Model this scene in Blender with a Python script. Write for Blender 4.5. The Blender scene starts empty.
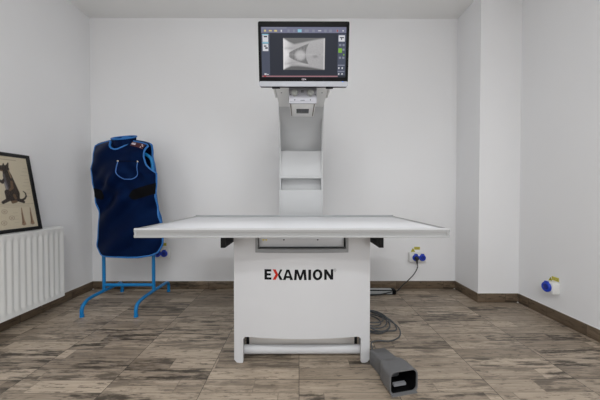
import bpy, bmesh, math, random
import numpy as np
from mathutils import Vector, Matrix

C = bpy.context.scene
COL = C.collection
PI = math.pi

# ------------------------------------------------------------------ camera
cam_d = bpy.data.cameras.new('camera'); cam = bpy.data.objects.new('camera', cam_d); COL.objects.link(cam)
cam_d.sensor_width = 36.0; cam_d.lens = 36.0 * 280 / 600
cam_d.clip_start = 0.05
cam.location = (0, 0, 0.93)
cam.rotation_euler = (math.radians(90 - 1.02), 0, math.radians(-0.2))
C.camera = cam

# ------------------------------------------------------------------ world, lights, exposure
w = bpy.data.worlds.new('world'); C.world = w; w.use_nodes = True
w.node_tree.nodes['Background'].inputs[0].default_value = (0.9, 0.95, 1.0, 1)
w.node_tree.nodes['Background'].inputs[1].default_value = 0.5

def area(name, loc, rot, sx, sy, power, col=(1, 1, 1)):
    d = bpy.data.lights.new(name, 'AREA'); d.shape = 'RECTANGLE'; d.size = sx; d.size_y = sy
    d.energy = power; d.color = col
    o = bpy.data.objects.new(name, d); COL.objects.link(o); o.location = loc; o.rotation_euler = rot
    return o
area('ceiling_panel_light', (0.0, -0.65, 2.63), (0, 0, 0), 1.0, 0.22, 29.5, (0.975, 0.99, 1.0))
area('ceiling_panel_light', (0.0, -1.35, 2.63), (0, 0, 0), 1.0, 0.22, 29.5, (0.975, 0.99, 1.0))
area('side_fill_light', (-2.0, -0.7, 1.25), (math.radians(90), 0, math.radians(-90)), 1.7, 1.4, 16, (0.94, 0.975, 1.0))  # this and the next: added soft fill from the sides, no window built
area('side_fill_light', (1.86, -0.7, 1.25), (math.radians(90), 0, math.radians(90)), 1.7, 1.4, 22, (0.94, 0.975, 1.0))

C.view_settings.view_transform = 'Standard'
C.view_settings.look = 'None'
C.view_settings.gamma = 1.0
C.view_settings.use_curve_mapping = False
C.view_settings.exposure = -0.03

# ------------------------------------------------------------------ materials
def mat(name, col, rough=0.5, metal=0.0, spec=0.5, noise=0.0, nscale=40, bump=0.0, bscale=200, emit=None, estr=1.0):
    m = bpy.data.materials.new(name); m.use_nodes = True
    nt = m.node_tree; b = nt.nodes['Principled BSDF']
    c4 = (*col, 1)
    b.inputs['Base Color'].default_value = c4
    b.inputs['Roughness'].default_value = rough
    b.inputs['Metallic'].default_value = metal
    b.inputs['Specular IOR Level'].default_value = spec
    if noise or bump:
        tc = nt.nodes.new('ShaderNodeTexCoord')
    if noise:
        n = nt.nodes.new('ShaderNodeTexNoise'); n.inputs['Scale'].default_value = nscale
        n.inputs['Detail'].default_value = 4
        nt.links.new(tc.outputs['Object'], n.inputs['Vector'])
        mx = nt.nodes.new('ShaderNodeMix'); mx.data_type = 'RGBA'
        mx.inputs[6].default_value = tuple(c * (1 - noise) for c in col) + (1,)
        mx.inputs[7].default_value = tuple(min(1, c * (1 + noise)) for c in col) + (1,)
        nt.links.new(n.outputs['Fac'], mx.inputs[0]); nt.links.new(mx.outputs[2], b.inputs['Base Color'])
    if bump:
        n2 = nt.nodes.new('ShaderNodeTexNoise'); n2.inputs['Scale'].default_value = bscale
        nt.links.new(tc.outputs['Object'], n2.inputs['Vector'])
        bp = nt.nodes.new('ShaderNodeBump'); bp.inputs['Strength'].default_value = bump
        bp.inputs['Distance'].default_value = 0.002
        nt.links.new(n2.outputs['Fac'], bp.inputs['Height']); nt.links.new(bp.outputs['Normal'], b.inputs['Normal'])
    if emit:
        b.inputs['Emission Color'].default_value = (*emit, 1); b.inputs['Emission Strength'].default_value = estr
    return m

def attr_mat(name, rough=0.6, emit=0.0):
    m = bpy.data.materials.new(name); m.use_nodes = True
    nt = m.node_tree; b = nt.nodes['Principled BSDF']
    a = nt.nodes.new('ShaderNodeVertexColor'); a.layer_name = 'print'
    b.inputs['Roughness'].default_value = rough
    if emit:
        b.inputs['Base Color'].default_value = (0.01, 0.01, 0.01, 1)
        nt.links.new(a.outputs['Color'], b.inputs['Emission Color']); b.inputs['Emission Strength'].default_value = emit
    else:
        nt.links.new(a.outputs['Color'], b.inputs['Base Color'])
    return m

def wood_mat(name, light, dark, blotch, rowh=0.093, tile=0.465, xoff=0.0, wall_rows=False, grout=True):
    """wood-look tiles: tile grid, plank rows inside each tile, grain streaks and dark distress marks"""
    m = bpy.data.materials.new(name); m.use_nodes = True
    nt = m.node_tree; N = nt.nodes; L = nt.links
    b = N['Principled BSDF']
    def math_(op, a, c=None, d=None):
        n = N.new('ShaderNodeMath'); n.operation = op
        for i, v in enumerate((a, c, d)):
            if v is None: continue
            if isinstance(v, (int, float)): n.inputs[i].default_value = v
            else: L.new(v, n.inputs[i])
        return n.outputs[0]
    def comb(x, y, z=0.0):
        n = N.new('ShaderNodeCombineXYZ')
        for i, v in enumerate((x, y, z)):
            if isinstance(v, (int, float)): n.inputs[i].default_value = v
            else: L.new(v, n.inputs[i])
        return n.outputs[0]
    def white(v):
        n = N.new('ShaderNodeTexWhiteNoise'); n.noise_dimensions = '3D'; L.new(v, n.inputs['Vector']); return n
    tc = N.new('ShaderNodeTexCoord'); sp = N.new('ShaderNodeSeparateXYZ'); L.new(tc.outputs['Object'], sp.inputs[0])
    if wall_rows:
        x = math_('ADD', sp.outputs[0], sp.outputs[1]); y = math_('ADD', sp.outputs[2], 0.004)
    else:
        x = math_('ADD', sp.outputs[0], xoff); y = sp.outputs[1]
    tx = math_('DIVIDE', x, tile); col = math_('FLOOR', tx); fx = math_('FRACT', tx)
    ry = math_('DIVIDE', y, rowh); row = math_('FLOOR', ry); fy = math_('FRACT', ry)
    ty = math_('FRACT', math_('DIVIDE', y, rowh * 5))
    s = white(comb(row, col, 3.0)).outputs['Value']
    s = math_('ADD', math_('MULTIPLY', s, 1.3), -0.15)
    idx = math_('GREATER_THAN', fx, s)
    wn = white(comb(row, col, idx))
    tone = wn.outputs['Value']
    sep = N.new('ShaderNodeSeparateXYZ'); L.new(wn.outputs['Color'], sep.inputs[0])
    # grain
    off = math_('MULTIPLY', tone, 37.0)
    def noise(vx, vy, detail, rough=0.6):
        n = N.new('ShaderNodeTexNoise'); n.inputs['Scale'].default_value = 1.0; n.inputs['Detail'].default_value = detail
        n.inputs['Roughness'].default_value = rough
        L.new(comb(math_('ADD', math_('MULTIPLY', x, vx), off), math_('MULTIPLY', y, vy), off), n.inputs['Vector'])
        return n.outputs['Fac']
    g1 = noise(5, 95, 4); g2 = noise(4.5, 30, 6, 0.7); g3 = noise(1.6, 7, 3)
    g4 = noise(14, 60, 5, 0.7)
    # base tone
    t = math_('ADD', math_('MULTIPLY', tone, 0.55), math_('MULTIPLY', g3, 0.9))
    t = math_('ADD', t, math_('MULTIPLY', math_('SUBTRACT', g1, 0.5), 0.9))
    t = math_('SUBTRACT', t, 0.20)
    cl = N.new('ShaderNodeClamp'); L.new(t, cl.inputs[0]); t = cl.outputs[0]
    mx = N.new('ShaderNodeMix'); mx.data_type = 'RGBA'
    mx.inputs[6].default_value = (*dark, 1); mx.inputs[7].default_value = (*light, 1); L.new(t, mx.inputs[0])
    # distress marks
    def ramp(v, a, c):
        n = N.new('ShaderNodeMapRange'); n.inputs[1].default_value = a; n.inputs[2].default_value = c; L.new(v, n.inputs[0]); return n.outputs[0]
    d1 = math_('MULTIPLY', ramp(g2, 0.475, 0.58), ramp(sep.outputs[1], 0.10, 0.75))
    d2 = math_('MULTIPLY', ramp(g4, 0.53, 0.66), 0.8)
    d = math_('MAXIMUM', d1, d2)
    # plank seams
    e = math_('MINIMUM', fy, math_('SUBTRACT', 1.0, fy))
    seam = math_('MULTIPLY', math_('SUBTRACT', 1.0, ramp(e, 0.0, 0.05)), 0.55)
    es = math_('ABSOLUTE', math_('SUBTRACT', fx, s))
    seam2 = math_('MULTIPLY', math_('SUBTRACT', 1.0, ramp(es, 0.002, 0.008)), 0.5)
    d = math_('MAXIMUM', d, math_('MAXIMUM', seam, seam2))
    d = math_('MULTIPLY', d, 0.9)
    m2 = N.new('ShaderNodeMix'); m2.data_type = 'RGBA'; L.new(d, m2.inputs[0]); L.new(mx.outputs[2], m2.inputs[6])
    m2.inputs[7].default_value = (*blotch, 1)
    last = m2.outputs[2]
    if grout:
        ex = math_('MULTIPLY', math_('MINIMUM', fx, math_('SUBTRACT', 1.0, fx)), tile)
        ey = math_('MULTIPLY', math_('MINIMUM', ty, math_('SUBTRACT', 1.0, ty)), rowh * 5)
        eg = ex if wall_rows else math_('MINIMUM', ex, ey)
        gl = math_('LESS_THAN', eg, 0.0014)
        m3 = N.new('ShaderNodeMix'); m3.data_type = 'RGBA'; L.new(gl, m3.inputs[0]); L.new(last, m3.inputs[6])
        m3.inputs[7].default_value = (0.045, 0.036, 0.028, 1); last = m3.outputs[2]
    L.new(last, b.inputs['Base Color'])
    b.inputs['Roughness'].default_value = 0.42; b.inputs['Specular IOR Level'].default_value = 0.4
    bp = N.new('ShaderNodeBump'); bp.inputs['Strength'].default_value = 0.25; bp.inputs['Distance'].default_value = 0.001
    L.new(math_('SUBTRACT', g1, d), bp.inputs['Height']); L.new(bp.outputs['Normal'], b.inputs['Normal'])
    return m

M = {}
M['wall'] = mat('wall_paint', (0.86, 0.86, 0.87), 0.85, spec=0.25, noise=0.015, nscale=3, bump=0.12, bscale=160)
M['ceil'] = mat('ceiling_paint', (0.90, 0.90, 0.895), 0.9, spec=0.2, bump=0.1, bscale=120)
M['floor'] = wood_mat('wood_look_floor_tile', (0.56, 0.46, 0.355), (0.19, 0.148, 0.108), (0.036, 0.027, 0.019))
M['base'] = wood_mat('wood_look_skirting_tile', (0.27, 0.20, 0.135), (0.10, 0.07, 0.045), (0.025, 0.018, 0.012), rowh=0.10, wall_rows=True)
M['caulk'] = mat('white_caulk', (0.8, 0.8, 0.78), 0.6, noise=0.03)
M['headwhite'] = mat('white_head_coat', (0.84, 0.84, 0.83), 0.45, spec=0.4, noise=0.01, nscale=6)
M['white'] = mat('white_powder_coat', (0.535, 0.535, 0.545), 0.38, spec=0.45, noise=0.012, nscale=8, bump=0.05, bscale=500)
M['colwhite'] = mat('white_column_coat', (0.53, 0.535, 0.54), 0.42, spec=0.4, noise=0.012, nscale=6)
M['top'] = mat('table_laminate', (0.90, 0.91, 0.94), 0.25, spec=0.5, noise=0.01, nscale=5)
M['alu'] = mat('anodised_aluminium', (0.30, 0.30, 0.295), 0.5, metal=0.1, noise=0.02, nscale=20)
M['endrail'] = mat('satin_end_rail', (0.36, 0.36, 0.36), 0.5, metal=0.1, noise=0.02)
M['greyrail'] = mat('grey_rail', (0.40, 0.41, 0.42), 0.45, metal=0.2, noise=0.03)
M['recess'] = mat('grey_plastic_frame', (0.23, 0.235, 0.24), 0.45, noise=0.03)
M['tray'] = mat('silver_tray', (0.52, 0.53, 0.55), 0.4, metal=0.3, noise=0.03)
M['gold'] = mat('brass_pin', (0.55, 0.46, 0.2), 0.35, metal=0.9, noise=0.03)
M['black'] = mat('black_plastic', (0.004, 0.004, 0.0045), 0.4, spec=0.08, noise=0.1)
M['satin'] = mat('black_steel', (0.009, 0.009, 0.010), 0.5, spec=0.2, noise=0.05)
M['dark'] = mat('dark_gap', (0.02, 0.02, 0.02), 0.7, noise=0.05)
M['tan'] = mat('beige_inner_plate', (0.72, 0.68, 0.64), 0.5, noise=0.02)
M['ink'] = mat('black_lettering', (0.006, 0.006, 0.007), 0.5, spec=0.1, noise=0.05)
M['red'] = mat('red_lettering', (0.44, 0.022, 0.012), 0.5, spec=0.15, noise=0.05)
M['silver'] = mat('silver_plastic', (0.36, 0.37, 0.40), 0.4, metal=0.3, noise=0.02)
M['face'] = mat('brushed_control_plate', (0.33, 0.33, 0.36), 0.42, metal=0.25, noise=0.03)
M['knob'] = mat('grey_knob', (0.36, 0.37, 0.35), 0.4, metal=0.2, noise=0.05)
M['slot'] = mat('brown_rail_slot', (0.20, 0.17, 0.14), 0.6, noise=0.1)
M['glassdark'] = mat('dark_window', (0.05, 0.055, 0.06), 0.15, noise=0.05)
M['navy'] = mat('navy_nylon', (0.0010, 0.0042, 0.025), 0.50, spec=0.20, noise=0.25, nscale=14, bump=0.25, bscale=60)
M['navy'].node_tree.nodes['Principled BSDF'].inputs['Specular Tint'].default_value = (0.12, 0.35, 1.0, 1)
M['pipe'] = mat('blue_binding', (0.015, 0.15, 0.46), 0.55, noise=0.1, nscale=60)
M['velcro'] = mat('black_velcro', (0.004, 0.004, 0.005), 0.95, spec=0.1, noise=0.2)
M['maroon'] = mat('dark_red_label', (0.05, 0.005, 0.012), 0.6, noise=0.1)
M['labelw'] = mat('white_label_print', (0.7, 0.62, 0.68), 0.6, noise=0.05)
M['stitch'] = mat('light_blue_stitch', (0.05, 0.17, 0.5), 0.6, noise=0.1)
M['button'] = mat('pale_rivet', (0.7, 0.62, 0.5), 0.4, metal=0.4, noise=0.05)
M['bluemetal'] = mat('blue_powder_coat', (0.003, 0.185, 0.47), 0.38, spec=0.4, noise=0.04)
M['rad'] = mat('white_radiator_enamel', (0.84, 0.84, 0.82), 0.35, noise=0.01)
M['chrome'] = mat('chrome', (0.7, 0.7, 0.7), 0.2, metal=1.0, noise=0.02)
M['frame'] = mat('black_frame', (0.012, 0.012, 0.012), 0.4, noise=0.1)
M['print'] = attr_mat('printed_chart', 0.5)
M['xray'] = attr_mat('screen_xray', 0.3, 0.62)
M['sock'] = mat('white_socket_plastic', (0.82, 0.82, 0.80), 0.4, noise=0.01)
M['blue'] = mat('blue_socket_lid', (0.008, 0.05, 0.52), 0.35, noise=0.08)
M['blue2'] = mat('blue_socket_well', (0.004, 0.022, 0.27), 0.4, noise=0.08)
M['yellow'] = mat('yellow_sticker', (0.62, 0.56, 0.03), 0.5, noise=0.05)
M['cable'] = mat('black_cable', (0.008, 0.008, 0.009), 0.5, noise=0.1)
M['gcable'] = mat('grey_cable', (0.07, 0.076, 0.083), 0.5, noise=0.1)
M['strip'] = mat('pale_strip_face', (0.45, 0.47, 0.47), 0.4, noise=0.03)
M['pedalgrey'] = mat('grey_pedal_housing', (0.125, 0.125, 0.128), 0.5, noise=0.05, bump=0.15, bscale=700)
M['pedalsilver'] = mat('grey_treadle', (0.22, 0.225, 0.24), 0.4, noise=0.05)
def scr(name, c, e=1.0):
    return mat(name, (0.004, 0.004, 0.005), 0.35, spec=0.06, emit=c, estr=e, noise=0.02)
M['s_bg'] = scr('screen_background', (0.026, 0.029, 0.040))
M['s_bar'] = scr('screen_toolbar', (0.16, 0.165, 0.24))
M['s_panel'] = scr('screen_side_panel', (0.07, 0.08, 0.115))
M['s_pink'] = scr('screen_pink_bar', (0.34, 0.17, 0.19))
M['s_white'] = scr('screen_white', (0.62, 0.62, 0.66))
M['s_cyan'] = scr('screen_cyan', (0.25, 0.50, 0.62))
M['s_gold'] = scr('screen_gold', (0.60, 0.50, 0.22))
M['s_green'] = scr('screen_green', (0.20, 0.42, 0.05))
M['s_red'] = scr('screen_red', (0.35, 0.05, 0.05))
M['s_mid'] = scr('screen_grey', (0.22, 0.23, 0.29))
M['led'] = scr('blue_led', (0.1, 0.25, 0.8), 1.5)

# ------------------------------------------------------------------ helpers
def wloc(o):
    v = Vector((0, 0, 0))
    while o is not None:
        v += o.location; o = o.parent
    return v

def obj(name, bm, m, parent=None, angle=35, loc=None):
    """link a bmesh (in world coordinates) as one mesh object"""
    base = wloc(parent) if parent else (Vector(loc) if loc else Vector((0, 0, 0)))
    if base.length: bmesh.ops.translate(bm, verts=bm.verts, vec=-base)
    bmesh.ops.recalc_face_normals(bm, faces=bm.faces)
    me = bpy.data.meshes.new(name); bm.to_mesh(me); bm.free()
    me.polygons.foreach_set('use_smooth', [True] * len(me.polygons))
    me.set_sharp_from_angle(angle=math.radians(angle))
    for mm in (m if isinstance(m, (list, tuple)) else [m]): me.materials.append(mm)
    o = bpy.data.objects.new(name, me); COL.objects.link(o)
    if parent: o.parent = parent
    elif loc: o.location = loc
    return o

def tag(o, label=None, cat=None, group=None, kind=None):
    if label: o['label'] = label
    if cat: o['category'] = cat
    if group: o['group'] = group
    if kind: o['kind'] = kind
    return o

def thing(name, label, cat, loc, group=None):
    o = bpy.data.objects.new(name, None); COL.objects.link(o); o.location = loc
    o.empty_display_size = 0.1
    return tag(o, label, cat, group)

def add_box(bm, x0, x1, y0, y1, z0, z1, bev=0.0, seg=2, mx=None):
    r = bmesh.ops.create_cube(bm, size=1.0); vs = r['verts']
    for v in vs:
        v.co = Vector((x0 + (v.co.x + .5) * (x1 - x0), y0 + (v.co.y + .5) * (y1 - y0), z0 + (v.co.z + .5) * (z1 - z0)))
    if bev > 0:
        es = list({e for v in vs for e in v.link_edges})
        rb = bmesh.ops.bevel(bm, geom=es, offset=bev, segments=seg, affect='EDGES', profile=0.5)
        vs = list({v for f in rb['faces'] for v in f.verts} | {v for v in vs if v.is_valid})
    if mx is not None:
        bmesh.ops.transform(bm, matrix=mx, verts=[v for v in vs if v.is_valid])
    return bm

def box(*a, **k):
    return add_box(bmesh.new(), *a, **k)

def catmull(pts, n=8, closed=False):
    P = [Vector(p) for p in pts]; out = []
    m = len(P)
    for i in range(m if closed else m - 1):
        p0 = P[(i - 1) % m] if closed or i > 0 else P[0] * 2 - P[1]
        p1 = P[i]; p2 = P[(i + 1) % m]
        p3 = P[(i + 2) % m] if closed or i + 2 < m else P[-1] * 2 - P[-2]
        for k in range(n):
            t = k / n
            out.append(0.5 * ((2 * p1) + (p2 - p0) * t + (2 * p0 - 5 * p1 + 4 * p2 - p3) * t * t + (3 * p1 - p0 - 3 * p2 + p3) * t ** 3))
    if not closed: out.append(P[-1].copy())
    return out

def add_tube(bm, pts, r, seg=10, closed=False, up=Vector((0.13, 0.21, 1))):
    pts = [Vector(p) for p in pts]; n = len(pts); rings = []
    prev = None
    for i, p in enumerate(pts):
        if closed: t = pts[(i + 1) % n] - pts[i - 1]
        else: t = pts[min(i + 1, n - 1)] - pts[max(i - 1, 0)]
        t.normalize()
        if prev is None:
            a = up.cross(t)
            if a.length < 1e-3: a = Vector((1, 0, 0)).cross(t)
        else:
            a = prev - t * prev.dot(t)
        a.normalize(); prev = a; b = t.cross(a)
        rr = r[i] if isinstance(r, (list, tuple)) else r
        rings.append([bm.verts.new(p + (a * math.cos(q) + b * math.sin(q)) * rr) for q in (2 * PI * k / seg for k in range(seg))])
    for i in range(n if closed else n - 1):
        A = rings[i]; B = rings[(i + 1) % n]
        for k in range(seg):
            bm.faces.new((A[k], A[(k + 1) % seg], B[(k + 1) % seg], B[k]))
    if not closed:
        bm.faces.new(rings[0][::-1]); bm.faces.new(rings[-1])
    return bm

def tube(*a, **k): return add_tube(bmesh.new(), *a, **k)

def add_prism(bm, poly, fn, t0, t1):
    """extrude polygon poly [(u,v)] with fn(u,v,t) -> point"""
    a = [bm.verts.new(fn(u, v, t0)) for u, v in poly]; b = [bm.verts.new(fn(u, v, t1)) for u, v in poly]
    n = len(poly)
    bm.faces.new(a); bm.faces.new(b[::-1])
    for i in range(n): bm.faces.new((a[i], b[i], b[(i + 1) % n], a[(i + 1) % n]))
    return bm

def prism(*a): return add_prism(bmesh.new(), *a)

def add_lathe(bm, prof, mx, seg=24):
    """profile [(r,z)] round local z, placed by matrix"""
    rings = []
    for r, z in prof:
        rings.append([bm.verts.new(mx @ Vector((r * math.cos(2 * PI * k / seg), r * math.sin(2 * PI * k / seg), z))) for k in range(seg)])
    for A, B in zip(rings, rings[1:]):
        for k in range(seg): bm.faces.new((A[k], A[(k + 1) % seg], B[(k + 1) % seg], B[k]))
    bm.faces.new(rings[0][::-1]); bm.faces.new(rings[-1])
    return bm

def lathe(*a, **k): return add_lathe(bmesh.new(), *a, **k)

def frame_m(origin, X, Y, Z):
    m = Matrix.Identity(4)
    for i, v in enumerate((X, Y, Z)):
        for j in range(3): m[j][i] = v[j]
    for j in range(3): m[j][3] = origin[j]
    return m

def add_quadgrid(bm, fn, nu, nv):
    g = [[bm.verts.new(fn(i / nu, j / nv)) for j in range(nv + 1)] for i in range(nu + 1)]
    for i in range(nu):
        for j in range(nv): bm.faces.new((g[i][j], g[i + 1][j], g[i + 1][j + 1], g[i][j + 1]))
    return g

def rrect(x0, x1, y0, y1, r, n=5):
    out = []
    for cx, cy, a0 in ((x1 - r, y1 - r, 0), (x0 + r, y1 - r, 90), (x0 + r, y0 + r, 180), (x1 - r, y0 + r, 270)):
        for k in range(n + 1):
            a = math.radians(a0 + 90 * k / n); out.append((cx + r * math.cos(a), cy + r * math.sin(a)))
    return out

def structure(name, bm, m):
    return tag(obj(name, bm, m, angle=30), kind='structure')

# ------------------------------------------------------------------ room shell
XL, XR, YB, YF, ZC = -2.042, 1.905, 2.765, -2.20, 2.655
PX, PY = 1.553, 2.41                       # corner pillar: left face x, front face y
structure('floor', box(XL - .1, XR + .1, YF - .1, YB + .1, -0.1, 0), M['floor'])
structure('ceiling', box(XL - .1, XR + .1, YF - .1, YB + .1, ZC, ZC + .1), M['ceil'])
structure('wall_back', box(XL - .1, XR + .1, YB, YB + .1, 0, ZC), M['wall'])
structure('wall_left', box(XL - .1, XL, YF, YB, 0, ZC), M['wall'])
structure('wall_right', box(XR, XR + .1, YF, YB, 0, ZC), M['wall'])
structure('wall_front', box(XL, XR, YF - .1, YF, 0, ZC), M['wall'])
structure('wall_pillar', box(PX, XR, PY, YB, 0, ZC, bev=0), M['wall'])
BH, BT = 0.078, 0.010
structure('baseboard_back', box(XL, PX, YB - BT, YB, 0, BH, bev=.0015), M['base'])
structure('baseboard_left', box(XL, XL + BT, YF, YB - BT, 0, BH, bev=.0015), M['base'])
bm = box(PX - BT, PX, PY - BT, YB - BT, 0, BH, bev=.0015)
structure('baseboard_pillar_side', bm, M['base'])
structure('baseboard_pillar_front', box(PX, XR - BT, PY - BT, PY, 0, BH, bev=.0015), M['base'])
structure('baseboard_right', box(XR - BT, XR, YF, PY - BT, 0, BH, bev=.0015), M['base'])
# white caulk lines on the skirting: bead on top, dabs in the corners
structure('trim_1', box(XL + BT, PX - BT, YB - .006, YB, BH, BH + .004), M['caulk'])
structure('trim_2', box(XL, XL + .006, YF, YB, BH, BH + .004), M['caulk'])
structure('trim_3', box(PX - .006, XR, PY - .006, PY, BH, BH + .004), M['caulk'])
structure('trim_4', box(XR - .006, XR, YF, PY - .006, BH, BH + .004), M['caulk'])
bm = bmesh.new()
for x, y in ((XL + BT, YB - BT - .012), (PX - BT - .012, YB - BT - .012), (XR - BT - .012, PY - BT - .012)):
    add_box(bm, x, x + .010, y, y + .010, 0, .008 , bev=.002)
structure('trim_5', bm, M['caulk'])

# ------------------------------------------------------------------ x-ray examination table
CX = 0.0165
xr = thing('xray_examination_table', 'white veterinary X-ray table with tall column, floating top and lettering on its front', 'x-ray table', (CX, 1.85, 0))
HW = 0.377                                  # half width of the pedestal
def pf(x):                                  # curved front of the pedestal (plan view)
    return 1.502 + 0.040 * ((x - CX) / HW) ** 2

# front panel with legs and arched cut-out, recess opening at the top
bm = bmesh.new()
xs = sorted(set([CX - HW + 2 * HW * i / 48 for i in range(49)] + [-0.309, 0.342, -0.231, 0.262]))
RX0, RX1, RZ0 = -0.231, 0.262, 0.626        # recess opening
LX0, LX1 = -0.309, 0.342                    # inner leg edges
ZT = 0.714
def zbot(x):
    e = min(x - (CX - HW), (CX + HW) - x)
    if x < LX0 or x > LX1:                  # leg with rounded foot
        r = 0.022
        t = min(1.0, max(0.0, e / r)); a = r * (1 - math.sqrt(max(0, 1 - (1 - t) ** 2))) * .7
        e2 = min(abs(x - LX0), abs(x - LX1)); t2 = min(1.0, e2 / 0.016)
        return a + 0.012 * (1 - math.sqrt(max(0, 1 - (1 - t2) ** 2))) * .6
    e2 = min(abs(x - LX0), abs(x - LX1)); t = min(1, e2 / .018)
    return 0.150 - 0.016 * (1 - math.sqrt(max(0, 1 - (1 - t) ** 2)))
eps = 1e-5
cols = []
for x in xs:
    if x in (LX0, LX1):
        s = 1 if x == LX0 else -1
        cols.append((x, zbot(x - eps * s), 'leg')); cols.append((x, zbot(x + eps * s), 'mid'))
    else: cols.append((x, zbot(x), None))
if True:
    cols2 = []
    for c in cols: cols2.append(c)
    # order leg/mid on the right side
    for i in range(len(cols2) - 1):
        if cols2[i][0] == LX1 and cols2[i][2] == 'leg': cols2[i], cols2[i + 1] = cols2[i + 1], cols2[i]
zl = [0.0, 0.25, 0.5, 0.75, 1.0]
def strip(bm, c0, c1, ztop):
    x0, b0, _ = c0; x1, b1, _ = c1
    vs = []
    for k in range(len(zl) - 1):
        q = []
        for x, b, t in ((x0, b0, zl[k]), (x1, b1, zl[k]), (x1, b1, zl[k + 1]), (x0, b0, zl[k + 1])):
            q.append(bm.verts.new((x, pf(x), b + (ztop - b) * t)))
        bm.faces.new(q)
for c0, c1 in zip(cols2, cols2[1:]):
    if abs(c0[0] - c1[0]) < 1e-6: continue
    xm = .5 * (c0[0] + c1[0])
    strip(bm, c0, c1, RZ0 if RX0 < xm < RX1 else ZT)
bmesh.ops.remove_doubles(bm, verts=bm.verts, dist=1e-4)
r = bmesh.ops.extrude_face_region(bm, geom=list(bm.faces))
bmesh.ops.translate(bm, verts=[v for v in r['geom'] if isinstance(v, bmesh.types.BMVert)], vec=(0, .022, 0))
front = obj('front_panel', bm, M['white'], xr, angle=40)
# side walls / body behind
for s in (-1, 1):
    x0 = CX + s * (HW - .004); x1 = CX + s * (HW - .018)
    yb = 2.16
    poly = [(1.546, .02), (1.60, .0), (1.66, .03), (1.72, .10), (2.02, .10), (2.08, .0), (yb, 0), (yb, ZT), (1.546, ZT)]
    obj('side_panel', prism(poly, lambda u, v, t: Vector((t, u, v)), min(x0, x1), max(x0, x1)), M['white'], xr)
obj('inner_plate', box(-.292, .325, 1.632, 1.642, .030, .40), M['tan'], xr)
for x in (-.302, .334): obj('inner_bracket', box(x - .008, x + .008, 1.634, 1.66, .03, .20), M['satin'], xr)
# foot bar: round white bar between the legs
pts = [(x, pf(x) + .055, .088) for x in np.linspace(CX - HW + .03, CX + HW - .03, 25)]
bm = bmesh.new()
def barfn(u, v):
    x = CX - HW + .028 + u * (2 * HW - .056); a = v * 2 * PI
    return Vector((x, 1.600 + .022 * math.cos(a), .042 + .026 * math.sin(a)))
add_quadgrid(bm, barfn, 24, 20); bmesh.ops.remove_doubles(bm, verts=bm.verts, dist=1e-5)
obj('foot_bar', bm, M['white'], xr, angle=60)
for s in (-1, 1):
    obj('leg_bracket', box(CX + s * .353 - .012, CX + s * .353 + .012, 1.55, 1.66, .012, .15, bev=.006), M['white'], xr)
obj('base_plate', box(CX - .33, CX + .33, 1.71, 2.42, .004, .05, bev=.004), M['satin'], xr)
# recess with grey frame and tray
bm = bmesh.new()
fr = [(RX0 - .010, .600), (RX1 + .010, .600), (RX1 + .010, .6955), (RX0 - .010, .6955)]
def fy_(x): return pf(x) - .006
for (x0, x1, z0, z1) in ((RX0 - .006, RX0 + .008, .618, .700), (RX1 - .008, RX1 + .006, .618, .700), (RX0 - .006, RX1 + .006, .618, .638)):
    g = bmesh.new()
    n = 12
    for i in range(n):
        xa = x0 + (x1 - x0) * i / n; xb = x0 + (x1 - x0) * (i + 1) / n
        a = [(xa, fy_(xa), z0), (xb, fy_(xb), z0), (xb, fy_(xb), z1), (xa, fy_(xa), z1)]
        b = [(x, y + .05, z) for x, y, z in a]
        for q in (a, b, (a[0], a[1], b[1], b[0]), (a[3], a[2], b[2], b[3])): bm.faces.new([bm.verts.new(p) for p in q])
    for xq in (x0, x1):
        q = [(xq, fy_(xq), z0), (xq, fy_(xq), z1), (xq, fy_(xq) + .05, z1), (xq, fy_(xq) + .05, z0)]
        bm.faces.new([bm.verts.new(p) for p in q])
    g.free()
bmesh.ops.remove_doubles(bm, verts=bm.verts, dist=1e-4)
obj('recess_frame', bm, M['recess'], xr)
tray = obj('detector_tray', box(-.221, .252, 1.535, 1.95, .645, .708, bev=.002), M['tray'], xr)
obj('tray_gap', box(-.221, .252, 1.560, 1.60, .628, .644), M['dark'], xr)
bm = bmesh.new()
add_box(bm, .246, .252, 1.533, 1.536, .645, .706)
obj('tray_seal', bm, M['black'], tray)
for x in (-.196, -.180):
    obj('brass_pin', lathe([(0.001, 0), (.0055, 0), (.0055, .004), (.001, .005)], frame_m((x, 1.535, .684), (1, 0, 0), (0, 0, 1), (0, -1, 0)), seg=12), M['gold'], tray)
for x in (-.083, .103):
    obj('screw', lathe([(0.001, 0), (.004, 0), (.004, .002), (.001, .003)], frame_m((x, 1.535, .684), (1, 0, 0), (0, 0, 1), (0, -1, 0)), seg=12), M['satin'], tray)
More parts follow.
